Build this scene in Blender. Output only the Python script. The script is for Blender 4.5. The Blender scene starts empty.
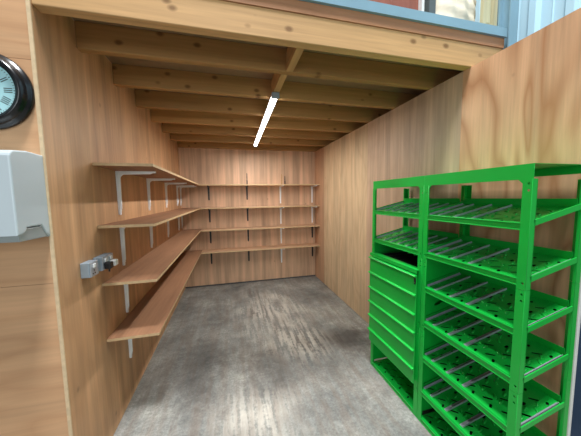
import bpy, bmesh, math, random
from mathutils import Vector, Matrix
random.seed(7)
sc = bpy.context.scene
COL = sc.collection
R = math.radians

# ------------------------------------------------------------------ camera
F_PX, PITCH, YAW, ROLL = 243.717, 0.0854392, 0.2422315, -0.0145308
CAMX, H = 0.8238582, 1.6
W, D, ZC = 2.457, 4.577, 2.469
fw = Vector((math.sin(YAW)*math.cos(PITCH), math.cos(YAW)*math.cos(PITCH), -math.sin(PITCH)))
r0 = Vector((math.cos(YAW), -math.sin(YAW), 0)); u0 = r0.cross(fw)
rt = math.cos(ROLL)*r0 + math.sin(ROLL)*u0
up = -math.sin(ROLL)*r0 + math.cos(ROLL)*u0
cd = bpy.data.cameras.new('camera'); cam = bpy.data.objects.new('camera', cd); COL.objects.link(cam)
cd.sensor_width = 36; cd.lens = F_PX/581*36; cd.clip_start = .02
m = Matrix((rt, up, -fw)).transposed().to_4x4(); m.translation = Vector((CAMX, 0, H))
cam.matrix_world = m
sc.camera = cam
sc.view_settings.view_transform = 'Standard'; sc.view_settings.look = 'None'
sc.view_settings.gamma = 1; sc.view_settings.use_curve_mapping = False
sc.view_settings.exposure = 0.0

# ------------------------------------------------------------------ materials
def lin(c):
    return tuple(((v/255)/12.92 if v/255 <= .04045 else ((v/255+.055)/1.055)**2.4) for v in c) + (1,)

class NT:
    def __init__(s, name):
        s.m = bpy.data.materials.new(name); s.m.use_nodes = True
        s.t = s.m.node_tree; s.b = s.t.nodes['Principled BSDF']
    def n(s, typ, **k):
        o = s.t.nodes.new(typ)
        for a, v in k.items(): setattr(o, a, v)
        return o
    def l(s, a, b): s.t.links.new(a, b)
    def coord(s, scale=(1, 1, 1), loc=(0, 0, 0)):
        c = s.n('ShaderNodeTexCoord'); mp = s.n('ShaderNodeMapping')
        mp.inputs['Scale'].default_value = scale; mp.inputs['Location'].default_value = loc
        s.l(c.outputs['Object'], mp.inputs['Vector']); return mp.outputs['Vector']
    def noise(s, vec, scale, detail=4, rough=.55, dist=0):
        o = s.n('ShaderNodeTexNoise'); s.l(vec, o.inputs['Vector'])
        o.inputs['Scale'].default_value = scale; o.inputs['Detail'].default_value = detail
        o.inputs['Roughness'].default_value = rough; o.inputs['Distortion'].default_value = dist
        return o.outputs['Fac']
    def ramp(s, fac, stops):
        o = s.n('ShaderNodeValToRGB'); s.l(fac, o.inputs['Fac'])
        e = o.color_ramp.elements
        while len(e) < len(stops): e.new(.5)
        for i, (p, c) in enumerate(stops): e[i].position = p; e[i].color = c
        return o.outputs['Color']
    def mix(s, fac, a, b, mode='MIX'):
        o = s.n('ShaderNodeMix', data_type='RGBA', blend_type=mode)
        if isinstance(fac, (int, float)): o.inputs[0].default_value = fac
        else: s.l(fac, o.inputs[0])
        for i, v in ((6, a), (7, b)):
            if isinstance(v, tuple): o.inputs[i].default_value = v
            else: s.l(v, o.inputs[i])
        return o.outputs[2]
    def math(s, op, a, b=0.0, c=None):
        o = s.n('ShaderNodeMath', operation=op)
        for i, v in enumerate((a, b) if c is None else (a, b, c)):
            if isinstance(v, (int, float)): o.inputs[i].default_value = v
            else: s.l(v, o.inputs[i])
        return o.outputs[0]
    def bump(s, fac, strength=.2, dist=.002):
        o = s.n('ShaderNodeBump'); o.inputs['Strength'].default_value = strength
        o.inputs['Distance'].default_value = dist
        s.l(fac, o.inputs['Height']); s.l(o.outputs['Normal'], s.b.inputs['Normal'])
    def done(s, color, rough=.5, metal=0, spec=.5):
        if isinstance(color, tuple): s.b.inputs['Base Color'].default_value = color
        else: s.l(color, s.b.inputs['Base Color'])
        if isinstance(rough, (int, float)): s.b.inputs['Roughness'].default_value = rough
        else: s.l(rough, s.b.inputs['Roughness'])
        s.b.inputs['Metallic'].default_value = metal
        s.b.inputs['Specular IOR Level'].default_value = spec
        return s.m

G = lambda v: (v, v, v, 1)
def mul(c, k): return tuple(x*k for x in c[:3]) + (1,)

def plywood(name, rgb, along='z', streak=.22, figure=.15, rough=.55, seed=0, isl=.12):
    """rotary cut veneer: fine streaks along the grain plus contour (cathedral) figure"""
    s = NT(name); base = lin(rgb)
    hi, lo = 1.0, .045
    sc3 = {'z': (hi, hi, lo), 'y': (hi, lo, hi), 'x': (lo, hi, hi)}[along]
    v = s.coord(sc3, (seed*3.1, seed*1.7, seed*2.3))
    fine = s.noise(v, 55, 5, .65)
    mid = s.noise(v, 9, 4, .6, .4)
    sf = {'z': (1, 1, .3), 'y': (1, .3, 1), 'x': (.3, 1, 1)}[along]
    vf = s.coord(sf, (seed*1.3, seed*2.9, seed*.7))
    con = s.noise(vf, 2.8, 2, .45, .35)
    ring = s.math('PINGPONG', s.math('MULTIPLY', con, 16), 1)
    ring = s.math('POWER', ring, 2.0)
    c = s.mix(streak, base, s.ramp(fine, [(.34, mul(base, .5)), (.66, mul(base, 1.35))]))
    c = s.mix(streak*1.3, c, s.ramp(mid, [(.3, mul(base, .6)), (.7, mul(base, 1.28))]))
    c = s.mix(s.math('MULTIPLY', ring, figure), c, (base[0]*.62, base[1]*.48, base[2]*.38, 1))
    big = s.noise(s.coord((1, 1, 1), (seed, 0, 0)), 1.3, 3)
    c = s.mix(.5, c, s.mix(1, c, s.ramp(big, [(.3, G(.8)), (.7, G(1.15))]), 'MULTIPLY'))
    # small knots and pin marks
    vo = s.n('ShaderNodeTexVoronoi'); s.l(s.coord((1, 1, .8), (seed*5, 0, 0)), vo.inputs['Vector']); vo.inputs['Scale'].default_value = 3.3
    kn = s.ramp(vo.outputs['Distance'], [(.02, G(1)), (.055, G(0))])
    c = s.mix(s.math('MULTIPLY', kn, .45), c, mul(base, .3))
    if isl:
        g = s.n('ShaderNodeNewGeometry')
        c = s.mix(1, c, s.ramp(g.outputs['Random Per Island'], [(0, (1-isl, 1-isl*1.1, 1-isl*1.3, 1)), (1, (1+isl*.6, 1+isl*.6, 1+isl*.6, 1))]), 'MULTIPLY')
    s.bump(fine, .08)
    return s.done(c, rough, 0, .35)

def pine(name, rgb, along='x', seed=0):
    s = NT(name); base = lin(rgb)
    sc3 = {'x': (.04, 1, 1), 'y': (1, .04, 1), 'z': (1, 1, .04)}[along]
    oi = s.n('ShaderNodeObjectInfo'); tc = s.n('ShaderNodeTexCoord')
    ad = s.n('ShaderNodeVectorMath', operation='ADD'); s.l(tc.outputs['Object'], ad.inputs[0])
    cb = s.n('ShaderNodeCombineXYZ')
    for k, q_ in enumerate((37.0, 53.0, 71.0)): s.l(s.math('MULTIPLY', oi.outputs['Random'], q_), cb.inputs[k])
    s.l(cb.outputs[0], ad.inputs[1])
    def scaled(sc_):
        mp = s.n('ShaderNodeMapping'); mp.inputs['Scale'].default_value = sc_; s.l(ad.outputs[0], mp.inputs['Vector']); return mp.outputs['Vector']
    v = scaled(sc3)
    f = s.noise(v, 40, 5, .6, .6); md = s.noise(v, 12, 3, .5, .8)
    c = s.mix(.55, base, s.ramp(f, [(.3, mul(base, .6)), (.7, mul(base, 1.25))]))
    c = s.mix(.35, c, s.ramp(md, [(.3, (base[0]*.6, base[1]*.55, base[2]*.5, 1)), (.75, mul(base, 1.25))]))
    vo = s.n('ShaderNodeTexVoronoi'); s.l(scaled((.8, .45, 1.2)), vo.inputs['Vector']); vo.inputs['Scale'].default_value = 7.0
    kn = s.ramp(vo.outputs['Distance'], [(.07, G(1)), (.17, G(0))])
    c = s.mix(s.math('MULTIPLY', kn, .75), c, (base[0]*.25, base[1]*.18, base[2]*.12, 1))
    g = s.n('ShaderNodeObjectInfo')
    c = s.mix(1, c, s.ramp(g.outputs['Random'], [(0, G(.8)), (1, G(1.12))]), 'MULTIPLY')
    s.bump(f, .12)
    return s.done(c, .65, 0, .3)

def plain(name, rgb, rough=.5, metal=0, var=.12, scale=12, spec=.5):
    s = NT(name); base = lin(rgb)
    n = s.noise(s.coord(), scale, 5)
    return s.done(s.ramp(n, [(.25, mul(base, 1-var)), (.75, mul(base, 1+var))]), rough, metal, spec)

M = {}
M['ply_left'] = plywood('left_wall_plywood', (200, 156, 115), 'z', .5, .2, .5, 1)
M['ply_right'] = plywood('right_wall_plywood', (222, 176, 138), 'z', .35, .85, .5, 2, .05)
M['ply_right_rose'] = plywood('right_wall_rose_plywood', (198, 168, 139), 'z', .6, .15, .5, 12, 0)
M['ply_right_tan'] = plywood('right_wall_tan_plywood', (218, 189, 150), 'z', .5, .25, .5, 13, 0)
M['ply_right_brown'] = plywood('right_wall_brown_plywood', (196, 154, 120), 'z', .3, .05, .5, 14, 0)
M['ply_back'] = plywood('back_wall_plywood', (210, 173, 142), 'z', .7, .06, .55, 3)
M['ply_front'] = plywood('front_wall_plywood', (208, 164, 124), 'x', .16, .3, .5, 4)
M['ply_edge'] = plain('plywood_edge', (214, 188, 150), .6, 0, .15, 30)
M['shelf'] = plywood('shelf_plywood', (160, 118, 88), 'y', .35, .06, .6, 5, 0)
M['shelf_back'] = plywood('back_shelf_plywood', (205, 165, 130), 'x', .35, .06, .6, 6, 0)
M['shelf_edge'] = plain('shelf_edge_veneer', (200, 170, 128), .6, 0, .15, 30)
M['beam'] = pine('beam_timber', (206, 164, 114), 'x', 1)
M['joist'] = pine('joist_timber', (186, 142, 88), 'x', 5)
M['nog'] = pine('nogging_timber', (196, 156, 104), 'y', 2)
M['fascia'] = plywood('fascia_plywood', (190, 136, 98), 'x', .3, .05, .55, 8, 0)
M['deck'] = plain('deck_board', (150, 120, 88), .7)
M['steel'] = plain('painted_blue_steel', (130, 164, 180), .4, 0, .08, 5)
M['clad'] = plain('pale_blue_cladding', (186, 222, 238), .4, 0, .03, 3)
M['slate'] = plain('slate_blue_paint', (62, 84, 112), .5, 0, .1, 4)
M['white'] = plain('white_paint', (228, 228, 224), .4, 0, .04)
M['white_metal'] = plain('white_enamel', (246, 249, 251), .35, 0, .03)
M['black_metal'] = plain('black_enamel', (22, 22, 24), .4, 0, .1)
M['galv'] = plain('galvanised_steel', (176, 184, 194), .35, .4, .15, 40)
M['green'] = plain('green_powder_coat', (14, 178, 62), .34, 0, .05, 6, .5)
M['tray_shadow'] = plain('black_tray_base', (12, 30, 18), .6)  # near-black colour standing in for shade inside the tray holes
M['plastic'] = plain('pale_plastic', (188, 200, 205), .3, 0, .02, 4)
M['plastic_dark'] = plain('grey_plastic', (150, 158, 158), .4, 0, .05)
M['clock_black'] = plain('black_lacquer', (20, 21, 24), .22, 0, .2, 20)
M['clock_face'] = plain('clock_face_paint', (178, 226, 232), .4, 0, .03)
M['ink'] = plain('numeral_ink', (28, 32, 36), .5)
M['rubber'] = plain('black_liner', (16, 22, 18), .7)
M['cream'] = plain('cream_sacking', (216, 206, 184), .8, 0, .1, 14)
M['red_board'] = plywood('red_brown_board', (140, 84, 68), 'z', .4, .05, .6, 9, 0)
M['pale_timber'] = pine('pale_timber', (214, 208, 170), 'z', 11)
M['grey_steel'] = plain('dark_grey_steel', (92, 98, 98), .5, .3)
M['socket'] = plain('metal_clad_box', (150, 166, 178), .35, .35, .08, 20)
M['mortar'] = plain('gap_mortar', (78, 80, 82), .9, 0, .3, 12)

def lamp_mat():
    s = NT('lit_diffuser'); e = s.b
    e.inputs['Base Color'].default_value = (.9, .9, .9, 1)
    e.inputs['Emission Color'].default_value = (1, .985, .97, 1)
    e.inputs['Emission Strength'].default_value = LAMP
    return s.m
LAMP = 7.0; TUBE = 39.0
M['lamp'] = lamp_mat()

def concrete():
    s = NT('worn_concrete')
    v = s.coord()
    base = s.ramp(s.noise(v, 1.5, 9, .68), [(.30, lin((94, 96, 95))), (.5, lin((140, 141, 136))), (.72, lin((184, 183, 174)))])
    fine = s.noise(v, 55, 7, .75)
    med = s.noise(v, 14, 7, .72)
    c = s.mix(.6, base, s.mix(1, base, s.ramp(fine, [(.32, G(.38)), (.68, G(1.5))]), 'MULTIPLY'))
    c = s.mix(.6, c, s.mix(1, c, s.ramp(med, [(.3, G(.6)), (.7, G(1.3))]), 'MULTIPLY'))
    # tamping ridges: short bands across the bay, broken up by noise, only in some patches
    stre = s.noise(s.coord((1, .12, 1)), 16, 5, .65)
    def blob(x, y, rx, ry, soft=.5, amp=.9):
        mp = s.n('ShaderNodeMapping'); cc = s.n('ShaderNodeTexCoord')
        s.l(cc.outputs['Object'], mp.inputs['Vector'])
        mp.inputs['Scale'].default_value = (1/rx, 1/ry, 0); mp.inputs['Location'].default_value = (-x/rx, -y/ry, 0)
        ln = s.n('ShaderNodeVectorMath', operation='LENGTH'); s.l(mp.outputs['Vector'], ln.inputs[0])
        d = s.math('ADD', ln.outputs['Value'], s.math('MULTIPLY', s.math('SUBTRACT', s.noise(v, 3.5, 6, .65), .5), 2.2))
        return s.ramp(d, [(.25, G(amp)), (1.0, G(0))])
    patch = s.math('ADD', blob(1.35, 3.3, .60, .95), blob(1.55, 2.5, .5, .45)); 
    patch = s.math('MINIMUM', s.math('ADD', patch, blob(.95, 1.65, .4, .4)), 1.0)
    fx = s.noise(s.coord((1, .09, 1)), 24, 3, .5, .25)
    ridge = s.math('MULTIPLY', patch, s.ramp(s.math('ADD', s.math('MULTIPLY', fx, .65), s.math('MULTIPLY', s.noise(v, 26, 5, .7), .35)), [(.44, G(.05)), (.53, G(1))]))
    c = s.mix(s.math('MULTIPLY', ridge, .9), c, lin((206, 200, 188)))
    brown = s.ramp(stre, [(.42, G(0)), (.62, G(.8))])
    c = s.mix(s.math('MULTIPLY', brown, .5), c, lin((120, 102, 88)))
    for b, k in ((blob(2.05, 2.4, .36, .3), .8), (blob(1.12, 2.1, .3, .36), .62), (blob(.5, 2.3, .26, .55), .4), (blob(.75, 1.5, .3, .22), .35), (blob(.6, 3.6, .2, .6), .3)):
        c = s.mix(s.math('MULTIPLY', b, k), c, lin((66, 61, 59)))
    s.bump(s.mix(.5, fine, s.noise(v, 14, 6)), .35, .004)
    return s.done(c, s.ramp(fine, [(.3, G(.5)), (.7, G(.8))]), 0, .4)
M['floor'] = concrete()

# ------------------------------------------------------------------ mesh helpers
class MB:
    def __init__(s): s.bm = bmesh.new()
    def box(s, a, b, mi=0, bev=0, rot=None, piv=None):
        a = Vector(a); b = Vector(b)
        t = bmesh.new(); bmesh.ops.create_cube(t, size=1)
        bmesh.ops.scale(t, vec=b-a, verts=t.verts); bmesh.ops.translate(t, vec=(a+b)/2, verts=t.verts)
        if bev: bmesh.ops.bevel(t, geom=t.edges[:], offset=bev, segments=2, affect='EDGES', profile=.5)
        if rot is not None: bmesh.ops.rotate(t, cent=piv if piv is not None else (a+b)/2, matrix=rot, verts=t.verts)
        return s.add(t, mi)
    def add(s, t, mi=0, mat=None):
        if mat is not None: bmesh.ops.transform(t, matrix=mat, verts=t.verts)
        for f in t.faces: f.material_index = mi
        me = bpy.data.meshes.new('tmp'); t.to_mesh(me); t.free(); s.bm.from_mesh(me); bpy.data.meshes.remove(me)
        return s
    def lathe(s, prof, seg=48, mat=None, mi=0):
        """profile of (radius, height) about local z"""
        t = bmesh.new(); rings = []
        for r_, h_ in prof:
            rings.append([t.verts.new((r_*math.cos(2*math.pi*i/seg), r_*math.sin(2*math.pi*i/seg), h_)) for i in range(seg)])
        for p, q in zip(rings, rings[1:]):
            for i in range(seg):
                f = t.faces.new((p[i], p[(i+1) % seg], q[(i+1) % seg], q[i])); f.smooth = True
        t.faces.new(list(reversed(rings[0]))); t.faces.new(rings[-1])
        return s.add(t, mi, mat)
    def prism(s, pts, vec, mi=0):
        """polygon swept along vec"""
        t = bmesh.new(); vs = [t.verts.new(p) for p in pts]; f = t.faces.new(vs)
        r_ = bmesh.ops.extrude_face_region(t, geom=[f])
        bmesh.ops.translate(t, vec=vec, verts=[g for g in r_['geom'] if isinstance(g, bmesh.types.BMVert)])
        bmesh.ops.recalc_face_normals(t, faces=t.faces[:])
        return s.add(t, mi)
    def sheet(s, outer, holes, thick, mat, mi=0):
        """flat sheet with real holes; outline in local xy, thickness along local z"""
        cu = bpy.data.curves.new('tmp', 'CURVE'); cu.dimensions = '2D'; cu.fill_mode = 'BOTH'; cu.extrude = thick/2
        for poly in [outer]+holes:
            sp = cu.splines.new('POLY'); sp.points.add(len(poly)-1)
            for p, q in zip(sp.points, poly): p.co = (q[0], q[1], 0, 1)
            sp.use_cyclic_u = True
        ob = bpy.data.objects.new('tmp', cu); me = bpy.data.meshes.new_from_object(ob)
        t = bmesh.new(); t.from_mesh(me)
        bpy.data.objects.remove(ob); bpy.data.curves.remove(cu); bpy.data.meshes.remove(me)
        bmesh.ops.remove_doubles(t, verts=t.verts[:], dist=1e-6)
        return s.add(t, mi, mat)
    def build(s, name, mats, parent=None, loc=(0, 0, 0)):
        me = bpy.data.meshes.new(name); s.bm.to_mesh(me); s.bm.free()
        for k in (mats if isinstance(mats, (list, tuple)) else [mats]): me.materials.append(M[k])
        o = bpy.data.objects.new(name, me); o.location = loc; COL.objects.link(o)
        if parent: o.parent = parent
        return o

def tag(o, label=None, cat=None, group=None, kind=None):
    if label: o['label'] = label
    if cat: o['category'] = cat
    if group: o['group'] = group
    if kind: o['kind'] = kind
    return o
def struct(o, label): return tag(o, label, o.name.split('_')[0], None, 'structure')
def empty(name, loc):
    o = bpy.data.objects.new(name, None); o.location = loc; o.empty_display_size = .1; COL.objects.link(o); return o
def copy_tree(o, parent=None, loc=None):
    c = o.copy(); COL.objects.link(c)
    if parent: c.parent = parent
    if loc is not None: c.location = loc
    for ch in list(o.children): copy_tree(ch, c)
    return c
def slot(cx, cy, ln, wd, ang):
    pts = []
    for k in range(12):
        a = math.pi*2*k/12
        x = math.cos(a)*wd/2 + (ln-wd)/2*(1 if math.cos(a) > 1e-6 else -1 if math.cos(a) < -1e-6 else 0); y = math.sin(a)*wd/2
        x *= 1.22; y *= 1.22; pts.append((cx+x*math.cos(ang)-y*math.sin(ang), cy+x*math.sin(ang)+y*math.cos(ang)))
    return pts
ORD = ['first', 'second', 'third', 'fourth', 'fifth', 'sixth']

# ------------------------------------------------------------------ setting
b = MB(); b.box((-4, -5, -.1), (5, 6, 0)); struct(b.build('floor', 'floor'), 'worn grey concrete floor of the storage bay')
b = MB()
for y0, y1 in ((1.393, 2.612), (2.614, 3.833), (3.835, D+.018)): b.box((-.0153, y0, .004), (0, y1, 2.62))
struct(b.build('wall_left', 'ply_left'), 'plywood left wall of the storage bay')
b = MB(); b.box((-.015, 1.387, .0), (.0, 1.393, 3.4)); struct(b.build('trim_1', 'ply_edge'), 'pale plywood edge strip at the front of the left wall')
b = MB()
for x0, x1 in ((0, 1.219), (1.221, W)): b.box((x0, D, .012), (x1, D+.018, 2.62))
struct(b.build('wall_back', 'ply_back'), 'plywood back wall behind the shelves')
b = MB(); b.box((-.018, D-.006, 0), (W+.018, D+.1, .022)); struct(b.build('baseboard_back', 'mortar'), 'dark gap strip along the foot of the back wall')
b = MB()
for y0, y1 in ((.79, 1.318), (1.3195, 1.4545), (1.456, 2.684), (2.686, 4.093), (4.095, D+.018)):
    b.box((W, y0, .004), (W+.018, y1, ZC), {1.456: 1, 2.686: 2, 4.095: 3}.get(y0, 0))
struct(b.build('wall_right', ['ply_right', 'ply_right_rose', 'ply_right_tan', 'ply_right_brown']), 'plywood partition wall behind the green racks')
b = MB(); b.box((W+.0185, 1.5, 2.39), (W+.08, D, ZC-.001)); b.box((W+.0185, 1.5, 0), (W+.06, D, .05))
for yy in (1.5, 2.66, 4.07): b.box((W+.0185, yy, .05), (W+.06, yy+.045, 2.39))
struct(b.build('wall_right_frame', 'deck'), 'timber framing inside the right partition')
b = MB(); b.box((W+.006, .776, 0), (W+.024, .79, ZC), bev=.002); struct(b.build('trim_2', 'white'), 'white strip on the near end of the right partition')
b = MB()
for z0, z1 in ((0, 1.2), (1.2015, 2.23), (2.2315, 3.4)): b.box((-3.5, 1.393, z0), (-.0155, 1.411, z1))
struct(b.build('wall_front', 'ply_front'), 'plywood wall with the clock and the dispenser')
b = MB(); b.box((0, 1.46, 2.6205), (2.89, D, 2.64)); struct(b.build('ceiling', 'deck'), 'boarded mezzanine deck above the joists')
# shed wall beyond the right partition
b = MB()
b.box((2.92, -1.0, 2.1), (2.94, 5.5, 4.5))
y = -.9
while y < 5.2:
    b.prism([(2.921, y, 2.1), (2.895, y+.02, 2.1), (2.895, y+.06, 2.1), (2.921, y+.08, 2.1)], (0, 0, 2.4)); 
    b.prism([(2.921, y+.13, 2.1), (2.913, y+.136, 2.1), (2.921, y+.142, 2.1)], (0, 0, 2.4)); y += .2
struct(b.build('wall_shed_upper', 'clad'), 'pale blue ribbed metal cladding of the shed wall')
b = MB(); b.box((2.9, .8, 0), (2.96, 5.5, 2.098)); struct(b.build('wall_shed_lower', 'slate'), 'dark slate blue lower wall beyond the right partition')

# ------------------------------------------------------------------ mezzanine timbers and steel
b = MB(); b.box((.001, 1.395, ZC), (2.728, 1.453, 2.62), bev=.004)
tag(b.build('front_beam', 'beam'), 'pale knotty timber beam across the front of the mezzanine', 'beam')
b = MB(); b.box((.001, 1.389, 2.6205), (2.728, 1.407, 2.684)); tag(b.build('fascia_board', 'fascia'), 'thin reddish plywood fascia strip on top of the front beam', 'board')
b = MB(); b.box((.001, 1.372, 2.6845), (2.728, 1.38, 2.742)); b.box((.001, 1.38, 2.6845), (2.728, 1.44, 2.692)); b.box((.001, 1.38, 2.734), (2.728, 1.44, 2.742))
tag(b.build('steel_channel', 'steel'), 'blue grey painted steel channel above the reddish fascia strip', 'beam')
b = MB(); b.box((2.729, 1.36, 0), (2.80, 1.368, 4.2)); b.box((2.729, 1.432, 0), (2.80, 1.44, 4.2)); b.box((2.760, 1.368, 0), (2.768, 1.432, 4.2))
tag(b.build('steel_column', 'steel'), 'blue grey steel column at the right end of the steel channel', 'column')
JY = [1.772, 2.229, 2.68, 3.14, 3.6, 4.063, 4.575]
JN = ['nearest the front beam', 'second behind the front beam', 'third behind the front beam', 'fourth behind the front beam, middle of the lamp',
      'fifth behind the front beam', 'sixth behind the front beam, at the lamp end', 'fixed along the top of the back wall']
proto = None
for i, (y, n) in enumerate(zip(JY, JN)):
    if proto is None:
        b = MB(); b.box((.001, -.047, 0), (2.72, 0, .15), bev=.003); o = proto = b.build('ceiling_joist', 'joist')
    else: o = copy_tree(proto)
    o.location = (0, y, ZC+.0005*(i == 6))
    tag(o, 'brown timber ceiling joist, ' + n, 'joist', 'ceiling joists')
b = MB(); b.box((1.235, 1.454, ZC+.001), (1.281, 1.7245, 2.60)); tag(b.build('timber_nogging', 'nog'), 'short timber block between front beam and first joist', 'timber block', 'timber blocks between the joists')
b = MB(); b.box((1.207, 1.773, ZC+.001), (1.255, 2.1815, 2.60)); tag(b.build('timber_nogging', 'nog'), 'short timber block between first and second joists, leading to the lamp', 'timber block', 'timber blocks between the joists')

b = MB(); b.box((2.735, 1.45, 2.40), (2.755, D, 2.6195)); tag(b.build('rim_board', 'deck'), 'added board blocking light at the joist ends above the right partition', 'board')  # added board keeping daylight out of the gap behind the joists

# things stored upstairs, just behind the steel channel
b = MB(); b.box((1.3, 1.50, 2.641), (2.107, 1.518, 3.6)); tag(b.build('reddish_board', 'red_board'), 'red brown board standing on the mezzanine above the channel', 'board')
b = MB(); b.box((2.108, 1.47, 2.641), (2.128, 1.5, 3.6)); tag(b.build('white_batten', 'white'), 'thin white batten beside the dark upright on the mezzanine', 'batten')
b = MB(); b.box((2.150, 1.45, 2.641), (2.20, 1.455, 3.6)); b.box((2.150, 1.455, 2.641), (2.155, 1.495, 3.6)); b.box((2.195, 1.455, 2.641), (2.20, 1.495, 3.6))
tag(b.build('steel_upright', 'grey_steel'), 'dark grey steel upright between red board and cream sack', 'upright')
def sack():
    t = bmesh.new(); nx, nz = 24, 20
    out = []
    for side in (0, 1):
        g = []
        for j in range(nz+1):
            row = []
            for i in range(nx+1):
                u, v = i/nx, j/nz
                x = 2.215 + (.43)*u + .10*(v)*(1-u)*1.0 ; z = 2.641 + .46*v
                puff = .08*(math.sin(math.pi*u)**.5)*(math.sin(math.pi*min(1, max(0, v)))**.4)
                fold = .006*math.sin(22*u+5*v)+.005*math.sin(31*v+9*u)
                row.append(t.verts.new((x, 1.555 + (-(puff+fold) if side == 0 else puff*.5), z)))
            g.append(row)
        out.append(g)
        for j in range(nz):
            for i in range(nx):
                q = (g[j][i], g[j][i+1], g[j+1][i+1], g[j+1][i]); f = t.faces.new(q if side == 0 else q[::-1]); f.smooth = True
    bmesh.ops.remove_doubles(t, verts=t.verts[:], dist=.004)
    b = MB(); b.add(t); return b.build('sack', 'cream')
tag(sack(), 'cream sack slumped on the mezzanine behind the steel channel', 'sack')
b = MB(); b.box((2.60, 1.446, 2.641), (2.665, 1.47, 3.6)); tag(b.build('timber_board', 'pale_timber'), 'pale board standing right of the cream sack', 'board')
b = MB(); b.box((2.70, 1.446, 2.641), (2.727, 1.49, 3.6)); tag(b.build('timber_post', 'pale_timber'), 'yellowish timber post against the steel column', 'post')

# ------------------------------------------------------------------ lamp
root = empty('batten_light', (1.24, 3.06, ZC)); root.rotation_euler.z = R(-1.0)
tag(root, 'lit white tube batten light under the ceiling joists', 'light')
b = MB(); b.box((-.03, -.97, -.018), (.03, .97, 0), bev=.004); b.build('housing', 'white_metal', root)
b = MB()
pr = [(.027*math.cos(a), 0, -.019-.026*math.sin(a)) for a in [math.pi*k/10 for k in range(11)]]
b.prism([(p[0], -.97, p[2]) for p in pr], (0, 1.94, 0)); b.build('diffuser', 'lamp', root)
la = bpy.data.lights.new('tube_light', 'AREA'); la.shape = 'RECTANGLE'; la.size = .05; la.size_y = 1.92; la.energy = TUBE; la.color = (1, .99, .97)
lo = bpy.data.objects.new('tube_light', la); COL.objects.link(lo); lo.parent = root; lo.location = (0, 0, -.0465)
for s_ in (-1, 1):
    b = MB(); b.box((-.032, s_*.985-.015, -.048), (.032, s_*.985+.015, 0), bev=.005); b.build('end_cap', 'socket', root)

# ------------------------------------------------------------------ shelves
LV = [(1.832, 'top'), (1.437, 'second'), (1.058, 'third'), (.678, 'lowest')]
TH = .018; SD = .318; BY = 4.305
def shelf(name, a, bb, mats):
    b = MB(); b.box(a, bb)
    for f in b.bm.faces:
        f.normal_update(); f.material_index = 0 if abs(f.normal.z) > .5 else 1
    return b.build(name, mats)
for (z, n), SD in zip(LV, (.342, .330, .322, .318)):
    tag(shelf('wall_shelf', (.001, 1.79, z-TH), (SD, D-.001, z), ['shelf', 'shelf_edge']), n + ' long plywood shelf on the left wall', 'shelf', 'shelves on the left wall')
    tag(shelf('wall_shelf', (SD+.001, BY, z-TH), (W-.001, D-.001, z), ['shelf_back', 'shelf_edge']), n + ' long plywood shelf on the back wall', 'shelf', 'shelves on the back wall')
def bracket(mat, ln=.33, dp=.27, w1=.036, w2=.020):
    """pressed steel L bracket; wall plane x=0, arm towards +x, top at z=0"""
    b = MB(); t = .013
    b.prism([(0, -w1/2, 0), (0, w1/2, 0), (0, w2/2, -ln+.008), (0, w2/4, -ln), (0, -w2/4, -ln), (0, -w2/2, -ln+.008)], (t, 0, 0))
    b.prism([(t, -w1/2, -t), (dp-.006, -w2/2, -t), (dp, -w2/4, -t), (dp, w2/4, -t), (dp-.006, w2/2, -t), (t, w1/2, -t)], (0, 0, t))
    # pressed stiffening rib running round the inner corner
    N = 10; pts = [(t, 0, -ln*.9)]
    inner = [(dp*.9, 0, -t)]
    rib = [(t, -.006, -ln*.92), (t+.008, -.006, -ln*.85)]
    for k in range(N+1):
        a = math.pi/2*k/N; rr = .03
        rib.append((t+.012+rr-rr*math.cos(a), -.006, -t-.012-rr+rr*math.sin(a)))
    rib += [(dp*.85, -.006, -t-.008), (dp*.92, -.006, -t), (t, -.006, -t)]
    b.prism(rib, (0, .012, 0))
    for zz in (-.05, -ln*.55, -ln+.03):
        b.lathe([(.005, 0), (.004, .002)], 10, Matrix.Translation((t if zz < -.1 else t+.001, w1*.27, zz)) @ Matrix.Rotation(math.pi/2, 4, 'Y'))
    return b.build('shelf_bracket', mat)
W_P = bracket('white_metal'); B_P = bracket('black_metal', .25, .2, .032, .024)
used = set()
def put(p, loc, rz, label, group):
    o = p if p.name not in used else copy_tree(p)
    used.add(p.name); o.location = loc; o.rotation_euler.z = rz
    tag(o, label, 'bracket', group)
LYS = [2.12, 2.82, 3.54, 4.25, 4.52]
LN = ['nearest the opening', 'second from the opening', 'third from the opening', 'fourth from the opening', 'right in the far corner']
for i, (z, n) in enumerate(LV):
    for k, y in enumerate(LYS):
        if i >= 2 and k > 0: continue
        put(W_P, (.0005, y, z-TH-.0005), 0, f'white bracket under the {n} left wall shelf, {LN[k]}', 'white brackets on the left wall')
BX = [.465, 1.135, 1.762, 2.395]
BN = ['leftmost', 'second from left', 'third from left', 'rightmost by the corner']
for i, (z, n) in enumerate(LV):
    for k, x in enumerate(BX):
        white = k == 2 or (k == 3 and i < 2)
        put(W_P if white else B_P, (x, D-.0005, z-TH-.0005), -math.pi/2,
            f'{"white" if white else "black"} bracket under the {n} back wall shelf, {BN[k]}', 'brackets on the back wall')
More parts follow.
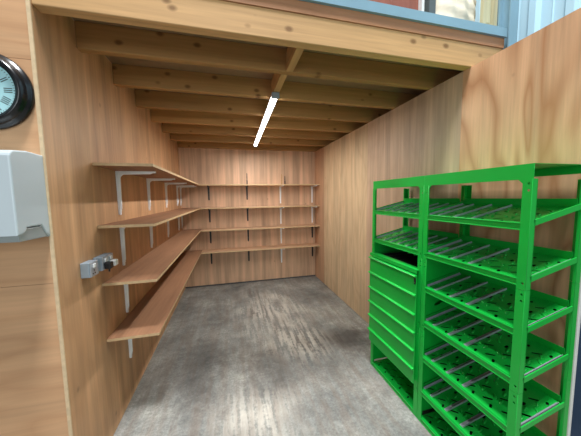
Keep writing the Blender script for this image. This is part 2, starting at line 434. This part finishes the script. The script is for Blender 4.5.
# supports turned upwards above the top back shelf
b = MB(); z = LV[0][0]
def upbr(x, mat, h_, label):
    b = MB(); b.prism([(-.011, 0, .0005), (.011, 0, .0005), (.010, 0, h_*.4), (.006, 0, h_*.5), (.008, 0, h_*.6), (.005, 0, h_), (-.005, 0, h_), (-.008, 0, h_*.6), (-.006, 0, h_*.5), (-.010, 0, h_*.4)], (0, -.005, 0))
    b.box((-.011, -.16, .0005), (.011, -.005, .0045))
    o = b.build('upright_bracket', mat, None, (x, D-.0005, z)); tag(o, label, 'bracket', 'upright brackets above the top back shelf')
upbr(1.142, 'black_metal', .215, 'tall black bracket standing above the top back shelf')
upbr(1.79, 'nog', .205, 'tan upright bracket standing above the top back shelf')
upbr(1.855, 'black_metal', .17, 'short black bracket standing above top back shelf, right of tan one')

# ------------------------------------------------------------------ metal clad sockets
def socket(y, wd, label, dark):
    root = empty('metal_socket', (0.0005, y, 1.205)); tag(root, label, 'socket', 'metal clad sockets on the left wall')
    b = MB(); b.box((0, 0, -.043), (.045, wd, .043), bev=.004); b.build('back_box', 'socket', root)
    b = MB(); b.box((.046, .002, -.041), (.05, wd-.002, .041), bev=.0015); b.build('face_plate', 'galv', root)
    for k in range(1 if wd < .1 else 2):
        yy = .025 + k*.07
        b = MB(); b.box((.0505, yy, .008), (.058, yy+.022, .03), bev=.002); b.build('rocker_switch', 'white', root)
        b = MB()
        b.box((.0503, yy+.008, -.012), (.0515, yy+.014, -.002)); b.box((.0503, yy-.006, -.028), (.0515, yy+.004, -.022)); b.box((.0503, yy+.016, -.028), (.0515, yy+.026, -.022))
        b.build('pin_slots', 'black_metal', root)
    if dark:
        b = MB(); b.box((.0505, .012, -.036), (.088, .055, .006), bev=.006); b.lathe([(.005, 0), (.005, .02)], 12, Matrix.Translation((.07, .033, -.056))); b.build('plug', 'black_metal', root)
        b = MB(); b.box((.0505, .085, -.036), (.086, .13, .002), bev=.006); b.build('plug', 'white', root)
socket(1.572, .088, 'grey metal clad single socket on left wall, nearer the opening', False)
socket(1.705, .146, 'metal double socket with plugs, just behind the single socket', True)

# ------------------------------------------------------------------ clock
CX, CZ, CY = -.182, 2.08, 1.3925
root = empty('wall_clock', (CX, CY, CZ)); tag(root, 'round black wall clock with pale blue face and roman numerals', 'clock')
rot = Matrix.Rotation(math.pi/2, 4, 'X')          # local z -> -y
b = MB()
prof = [(.150, 0), (.166, .002), (.168, .012), (.163, .020), (.156, .023), (.153, .030), (.150, .040), (.143, .049), (.136, .052), (.131, .050), (.129, .044), (.122, .043), (.120, .036), (.119, .026), (.05, .0255)]
b.lathe(prof, 72, rot); b.build('case', 'clock_black', root)
b = MB(); b.lathe([(.118, .0265), (.118, .028)], 64, rot); b.build('dial', 'clock_face', root)
b = MB()
NUM = ['XII', 'I', 'II', 'III', 'IIII', 'V', 'VI', 'VII', 'VIII', 'IX', 'X', 'XI']
def bar(b, ang, r0, r1, off, slant, w):
    t = bmesh.new(); pts = [(off-slant-w/2, r0), (off-slant+w/2, r0), (off+slant+w/2, r1), (off+slant-w/2, r1)]
    f = t.faces.new([t.verts.new((p[0], p[1], .0282)) for p in pts]); bmesh.ops.recalc_face_normals(t, faces=[f])
    r_ = bmesh.ops.extrude_face_region(t, geom=[f]); bmesh.ops.translate(t, vec=(0, 0, .0004), verts=[g for g in r_['geom'] if isinstance(g, bmesh.types.BMVert)])
    b.add(t, 0, rot @ Matrix.Rotation(-ang, 4, 'Z'))
for h_, s_ in enumerate(NUM):
    ang = math.pi*2*h_/12; wid = {'I': .008, 'V': .016, 'X': .016}
    tot = sum(wid[c] for c in s_); x = -tot/2
    for c in s_:
        w_ = wid[c]; xc = x + w_/2; x += w_
        if c == 'I': bar(b, ang, .072, .102, xc, 0, .0032)
        elif c == 'V': bar(b, ang, .072, .102, xc-.003, -.003, .0032); bar(b, ang, .072, .102, xc+.003, .003, .0018)
        else: bar(b, ang, .072, .102, xc, .005, .0018); bar(b, ang, .072, .102, xc, -.005, .0032)
for k in range(60): bar(b, math.pi*2*k/60, .107, .113, 0, 0, .0016 if k % 5 else .0032)
b.build('numerals', 'ink', root)
b = MB()
for ang, ln, w_ in ((R(305), .06, .006), (R(40), .095, .004)):
    t = bmesh.new(); bmesh.ops.create_cube(t, size=1); bmesh.ops.scale(t, vec=(w_, ln, .001), verts=t.verts); bmesh.ops.translate(t, vec=(0, ln/2-.01, .031), verts=t.verts)
    b.add(t, 0, rot @ Matrix.Rotation(-ang, 4, 'Z'))
b.lathe([(.006, .0282), (.006, .033)], 16, rot); b.build('hands', 'ink', root)

# ------------------------------------------------------------------ dispenser
root = empty('wall_dispenser', (-.29, 1.3925, 1.43)); tag(root, 'pale plastic wall dispenser on the front plywood wall below the clock', 'dispenser')
wd, dp, ht = .282, .186, .378
def side_profile(arch=True):
    p = [(0, ht), (-dp*.5, ht+.004), (-dp+.03, ht-.004)]
    p += [(-dp+.03-.03*math.sin(a), ht-.034+.03*math.cos(a)) for a in [R(20*k) for k in range(1, 5)]]
    if arch:
        p += [(-dp, .030)]
        p += [(-dp+.006+.045*math.sin(a), .030+.028*(1-math.cos(a))) for a in [R(15*k) for k in range(1, 7)]]
        p += [(-.055, .060), (-.048, .052), (-.030, .020), (-.012, .004), (0, .0)]
    else: p += [(0, 0)]
    return p
b = MB(); b.prism([(0, y, z) for y, z in side_profile()], (wd, 0, 0))
bmesh.ops.bevel(b.bm, geom=[e for e in b.bm.edges if abs((e.verts[0].co-e.verts[1].co).x) < 1e-4 and e.is_boundary is False and any(len(f.verts) > 8 for f in e.link_faces)], offset=.006, segments=3, affect='EDGES', profile=.5)
b.build('cover', 'plastic', root)
b = MB(); b.box((.004, -.176, .003), (wd-.004, -.004, .055), bev=.003); b.build('paper_outlet', 'plastic_dark', root)
b = MB(); b.box((wd*.4, -.187, .30), (wd*.6, -.1855, .33), bev=.0005); b.build('level_window', 'plastic_dark', root)

# ------------------------------------------------------------------ green racks
DX, DW = .35, .60
LIP = [1.437, 1.185, .948, .706, .455, .203]
TILT = math.atan2(.066, .29)
def tray_holes(w, d):
    hs = []; n = 6; st = w/n
    for i in range(n):
        u = (i+.5)*st
        hs.append(slot(u-.012, .030, .022, .011, R(60)))
        hs.append(slot(u+.024, .058, .036, .010, R(-38)))
        hs.append(slot(u-.018, .120, .036, .010, R(-35)))
        hs.append(slot(u+.024, .172, .022, .013, R(80)))
        hs.append(slot(u+.020, .235, .034, .010, R(-38)))
        hs.append(slot(u-.022, .262, .018, .010, R(60)))
    return hs
def tray_louvres(w):
    n = 6; st = w/n; o = []
    for i in range(n):
        u = (i+.5)*st
        o += [(u-.022, .090, R(75)), (u+.016, .100, R(40)), (u+.002, .150, R(70)), (u-.022, .185, R(35)), (u-.004, .225, R(60))]
    return o
# local tray frame: local x -> across the rack (y), local y -> towards the back, local z -> up
def tray_mat(x, y, z, tilt):
    ct, st = math.cos(tilt), math.sin(tilt)
    mm = Matrix(((0, ct, -st, x), (1, 0, 0, y), (0, st, ct, z), (0, 0, 0, 1)))
    return mm
def make_tray(root, z, divs, tilt=TILT, rails=True):
    w = DW-.03; d = .315
    tm = tray_mat(.012, .015, .026, tilt)
    b = MB(); b.sheet([(0, 0), (w, 0), (w, d), (0, d)], tray_holes(w, d), .002, tm)
    b.box((.006, .02, .002), (.008, DW-.02, .024))
    t = bmesh.new(); bmesh.ops.create_cube(t, size=1); bmesh.ops.scale(t, vec=(w-.02, d-.012, .0015), verts=t.verts); bmesh.ops.translate(t, vec=(w/2, d/2, -.012), verts=t.verts); b.add(t, 1, tm)  # dark sheet added under the deck so its holes look shaded
    for (lu, lv, an) in tray_louvres(w):
        t = bmesh.new(); bmesh.ops.create_uvsphere(t, u_segments=10, v_segments=6, radius=.5)
        for f in t.faces: f.smooth = True
        bmesh.ops.scale(t, vec=(.038, .013, .012), verts=t.verts); bmesh.ops.rotate(t, matrix=Matrix.Rotation(an, 3, 'Z'), verts=t.verts); bmesh.ops.translate(t, vec=(lu, lv, .001), verts=t.verts); b.add(t, 0, tm)
    # front lip with rolled top and bottom edges
    b.box((.0, .036, 0), (.004, DW-.036, .035)); b.box((-.006, .036, .030), (.014, DW-.036, .035), bev=.0015); b.box((-.004, .036, 0), (.002, DW-.036, .006), bev=.0015)
    t = bmesh.new(); bmesh.ops.create_cube(t, size=1); bmesh.ops.scale(t, vec=(w, .002, .042), verts=t.verts); bmesh.ops.translate(t, vec=(w/2, d, .021), verts=t.verts); b.add(t, 0, tm)
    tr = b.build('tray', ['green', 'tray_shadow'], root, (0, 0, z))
    if rails:
        for s_ in (0, 1):
            b = MB(); t = bmesh.new(); bmesh.ops.create_cube(t, size=1); bmesh.ops.scale(t, vec=(.004, .30, .026), verts=t.verts)
            bmesh.ops.translate(t, vec=(-.011 if s_ == 0 else w+.011, .165, .006), verts=t.verts); b.add(t, 0, tm); b.build('side_rail', 'green', tr)
            b = MB()
            for (x0, x1, z0, z1) in ((.001, .012, .0012, .003), (.001, .003, .003, .012)):
                if s_: x0, x1 = w-x1, w-x0
                t = bmesh.new(); bmesh.ops.create_cube(t, size=1); bmesh.ops.scale(t, vec=(x1-x0, .28, z1-z0), verts=t.verts); bmesh.ops.translate(t, vec=((x0+x1)/2, .162, (z0+z1)/2), verts=t.verts); b.add(t, 0, tm)
            b.build('edge_channel', 'galv', tr)
    for u in divs:
        b = MB()
        for (x0, x1, z0, z1) in ((u-.011, u+.011, .0012, .003), (u-.011, u-.009, .003, .012)):
            t = bmesh.new(); bmesh.ops.create_cube(t, size=1); bmesh.ops.scale(t, vec=(x1-x0, .285, z1-z0), verts=t.verts); bmesh.ops.translate(t, vec=((x0+x1)/2, .158, (z0+z1)/2), verts=t.verts); b.add(t, 0, tm)
        b.build('divider', 'galv', tr)
    return tr
def upright(root, y0, front, sgn):
    """pressed angle: a face flange with punched holes and a side flange; three joined lengths"""
    wv = .036
    b = MB()
    xf = -.002 if front else DX-.001
    for z0, z1 in ((.001, .190), (.1915, .680), (.6815, 1.170), (1.1715, 1.664)):
        hs = [slot(wv*.35, z-z0, .009, .009, 0) for z in [z0+.03, z1-.02, z1-.05]] if front and z1-z0 > .3 else []
        mm = Matrix(((0, 0, 1, xf), (1, 0, 0, y0), (0, 1, 0, z0), (0, 0, 0, 1)))
        if hs: b.sheet([(0, 0), (wv, 0), (wv, z1-z0), (0, z1-z0)], hs, .003, mm)
        else: b.box((xf-.0015, y0, z0), (xf+.0015, y0+wv, z1))
        ys = y0 if sgn < 0 else y0+wv-.003
        xa, xb = (xf+.0015, xf+.030) if front else (xf-.030, xf-.0015)
        b.box((xa, ys, z0), (xb, ys+.003, z1))
        xi = xb if front else xa
        b.box((xi-.0015, ys if sgn < 0 else ys-.008, z0), (xi+.0015, ys+.011 if sgn < 0 else ys+.003, z1))
    b.build('upright', 'green', root)
def fascia(root, x, name):
    g = .022
    out = [(.001, 1.662), (.001, 1.729), (DW-.001, 1.729), (DW-.001, 1.62), (DW-.036, 1.62), (DW-.036, 1.640), (DW-.036-g, 1.662), (.036+g, 1.662), (.036, 1.640), (.036, 1.62), (.001, 1.62)]
    b = MB(); b.sheet(out, [], .0016, Matrix(((0, 0, 1, x), (1, 0, 0, 0), (0, 1, 0, 0), (0, 0, 0, 1))))
    return b.build(name, 'green', root)
def rack(loc, label):
    root = empty('storage_rack', loc); tag(root, label, 'rack', 'green steel storage racks')
    for fr in (True, False):
        upright(root, .002, fr, -1); upright(root, DW-.038, fr, 1)
    fascia(root, .001, 'front_fascia'); b = MB(); b.box((DX-.005, .002, 1.69), (DX-.003, DW-.002, 1.7275)); b.build('rear_fascia', 'green', root)
    b = MB(); b.box((.002, .002, 1.7275), (DX-.005, DW-.002, 1.729)); b.build('top_panel', 'green', root)
    return root
RX = 2.08
near = rack((RX, .765, 0), 'green open rack of sloping slotted trays, nearer the camera')
for i, z in enumerate(LIP): make_tray(near, z, [.275, .385, .50])
make_tray(near, .002, [], R(1.5), False)
far = rack((RX, 1.365, 0), 'green rack with drawers below two trays, further back')
for z in LIP[:2]: make_tray(far, z, [.09, .18, .27, .36, .45])
make_tray(far, .002, [], R(1.5), False)
# drawer cabinet inside the far rack
cab = empty('drawer_cabinet', (0, 0, 0)); 
bpy.data.objects.remove(cab)
b = MB()
b.sheet([(.03, .04), (DX-.03, .04), (DX-.03, 1.18), (.03, 1.18)], [slot(.155, .84, .06, .018, R(20))], .002, Matrix(((1, 0, 0, 0), (0, 0, 1, .0065), (0, 1, 0, 0), (0, 0, 0, 1))))
b.build('side_panel', 'green', far)
b = MB(); b.box((.03, DW-.0075, .04), (DX-.03, DW-.0055, 1.18)); b.build('side_panel', 'green', far)
b = MB(); b.box((DX-.034, .01, .04), (DX-.032, DW-.01, 1.18)); b.build('back_panel', 'green', far)
DZ = [1.048, .910, .771, .638, .507, .370, .25]
for i in range(6):
    zt, zb = DZ[i], DZ[i+1]
    b = MB(); x0 = -.026
    b.box((x0, .018, zb+.003), (x0+.004, DW-.006, zt-.006), bev=.001)
    y0, y1 = .0425, DW-.0425
    b.box((x0+.004, y0, zb+.01), (DX-.05, y0+.0015, zt-.02)); b.box((x0+.004, y1-.0015, zb+.01), (DX-.05, y1, zt-.02))
    b.box((DX-.0515, y0, zb+.01), (DX-.05, y1, zt-.02)); b.box((x0+.004, y0, zb+.01), (DX-.05, y1, zb+.0115))
    dr = b.build('drawer', 'green', far)
    b = MB(); b.prism([(x0+.004, .018, zt-.008), (x0-.016, .018, zt-.010), (x0-.018, .018, zt-.005), (x0-.015, .018, zt-.001), (x0+.004, .018, zt+.004)], (0, DW-.024, 0)); b.build('handle', 'green', dr)
b = MB(); b.box((-.027, .0185, 1.06), (-.023, DW-.0065, 1.085)); b.box((-.027, .0185, 1.083), (.035, DW-.0065, 1.086)); b.build('cabinet_rim', 'green', far)
b = MB(); b.box((.036, .012, 1.058), (DX-.036, DW-.012, 1.062))
for k in range(7):
    b.box((.05, .05+k*.075, 1.062), (DX-.05, .056+k*.075, 1.09))
b.build('drawer_liner', 'rubber', far)  # near-black sheet and slats filling the open top bay
b = MB(); b.box((-.034, .020, .998), (-.0265, .034, 1.028), bev=.002); b.box((-.036, .023, .985), (-.0265, .031, .997), bev=.001); b.build('latch', 'black_metal', far)

# ------------------------------------------------------------------ light
w = bpy.data.worlds.new('shed_daylight'); sc.world = w; w.use_nodes = True
bg = w.node_tree.nodes['Background']; bg.inputs['Color'].default_value = (.93, .98, 1, 1); bg.inputs['Strength'].default_value = .2
def area(name, loc, rot_, sx, sy, pw, col=(1, 1, 1)):
    l = bpy.data.lights.new(name, 'AREA'); l.shape = 'RECTANGLE'; l.size = sx; l.size_y = sy; l.energy = pw; l.color = col
    o = bpy.data.objects.new(name, l); o.location = loc; o.rotation_euler = rot_; COL.objects.link(o)
area('roof_light', (.9, -.2, 8.5), (0, 0, 0), 1.1, 1.6, 960, (.98, .99, 1))
area('doorway_daylight', (-.2, -4.6, 2.6), (R(88), 0, 0), 3.0, 3.2, 120, (.88, .96, 1))
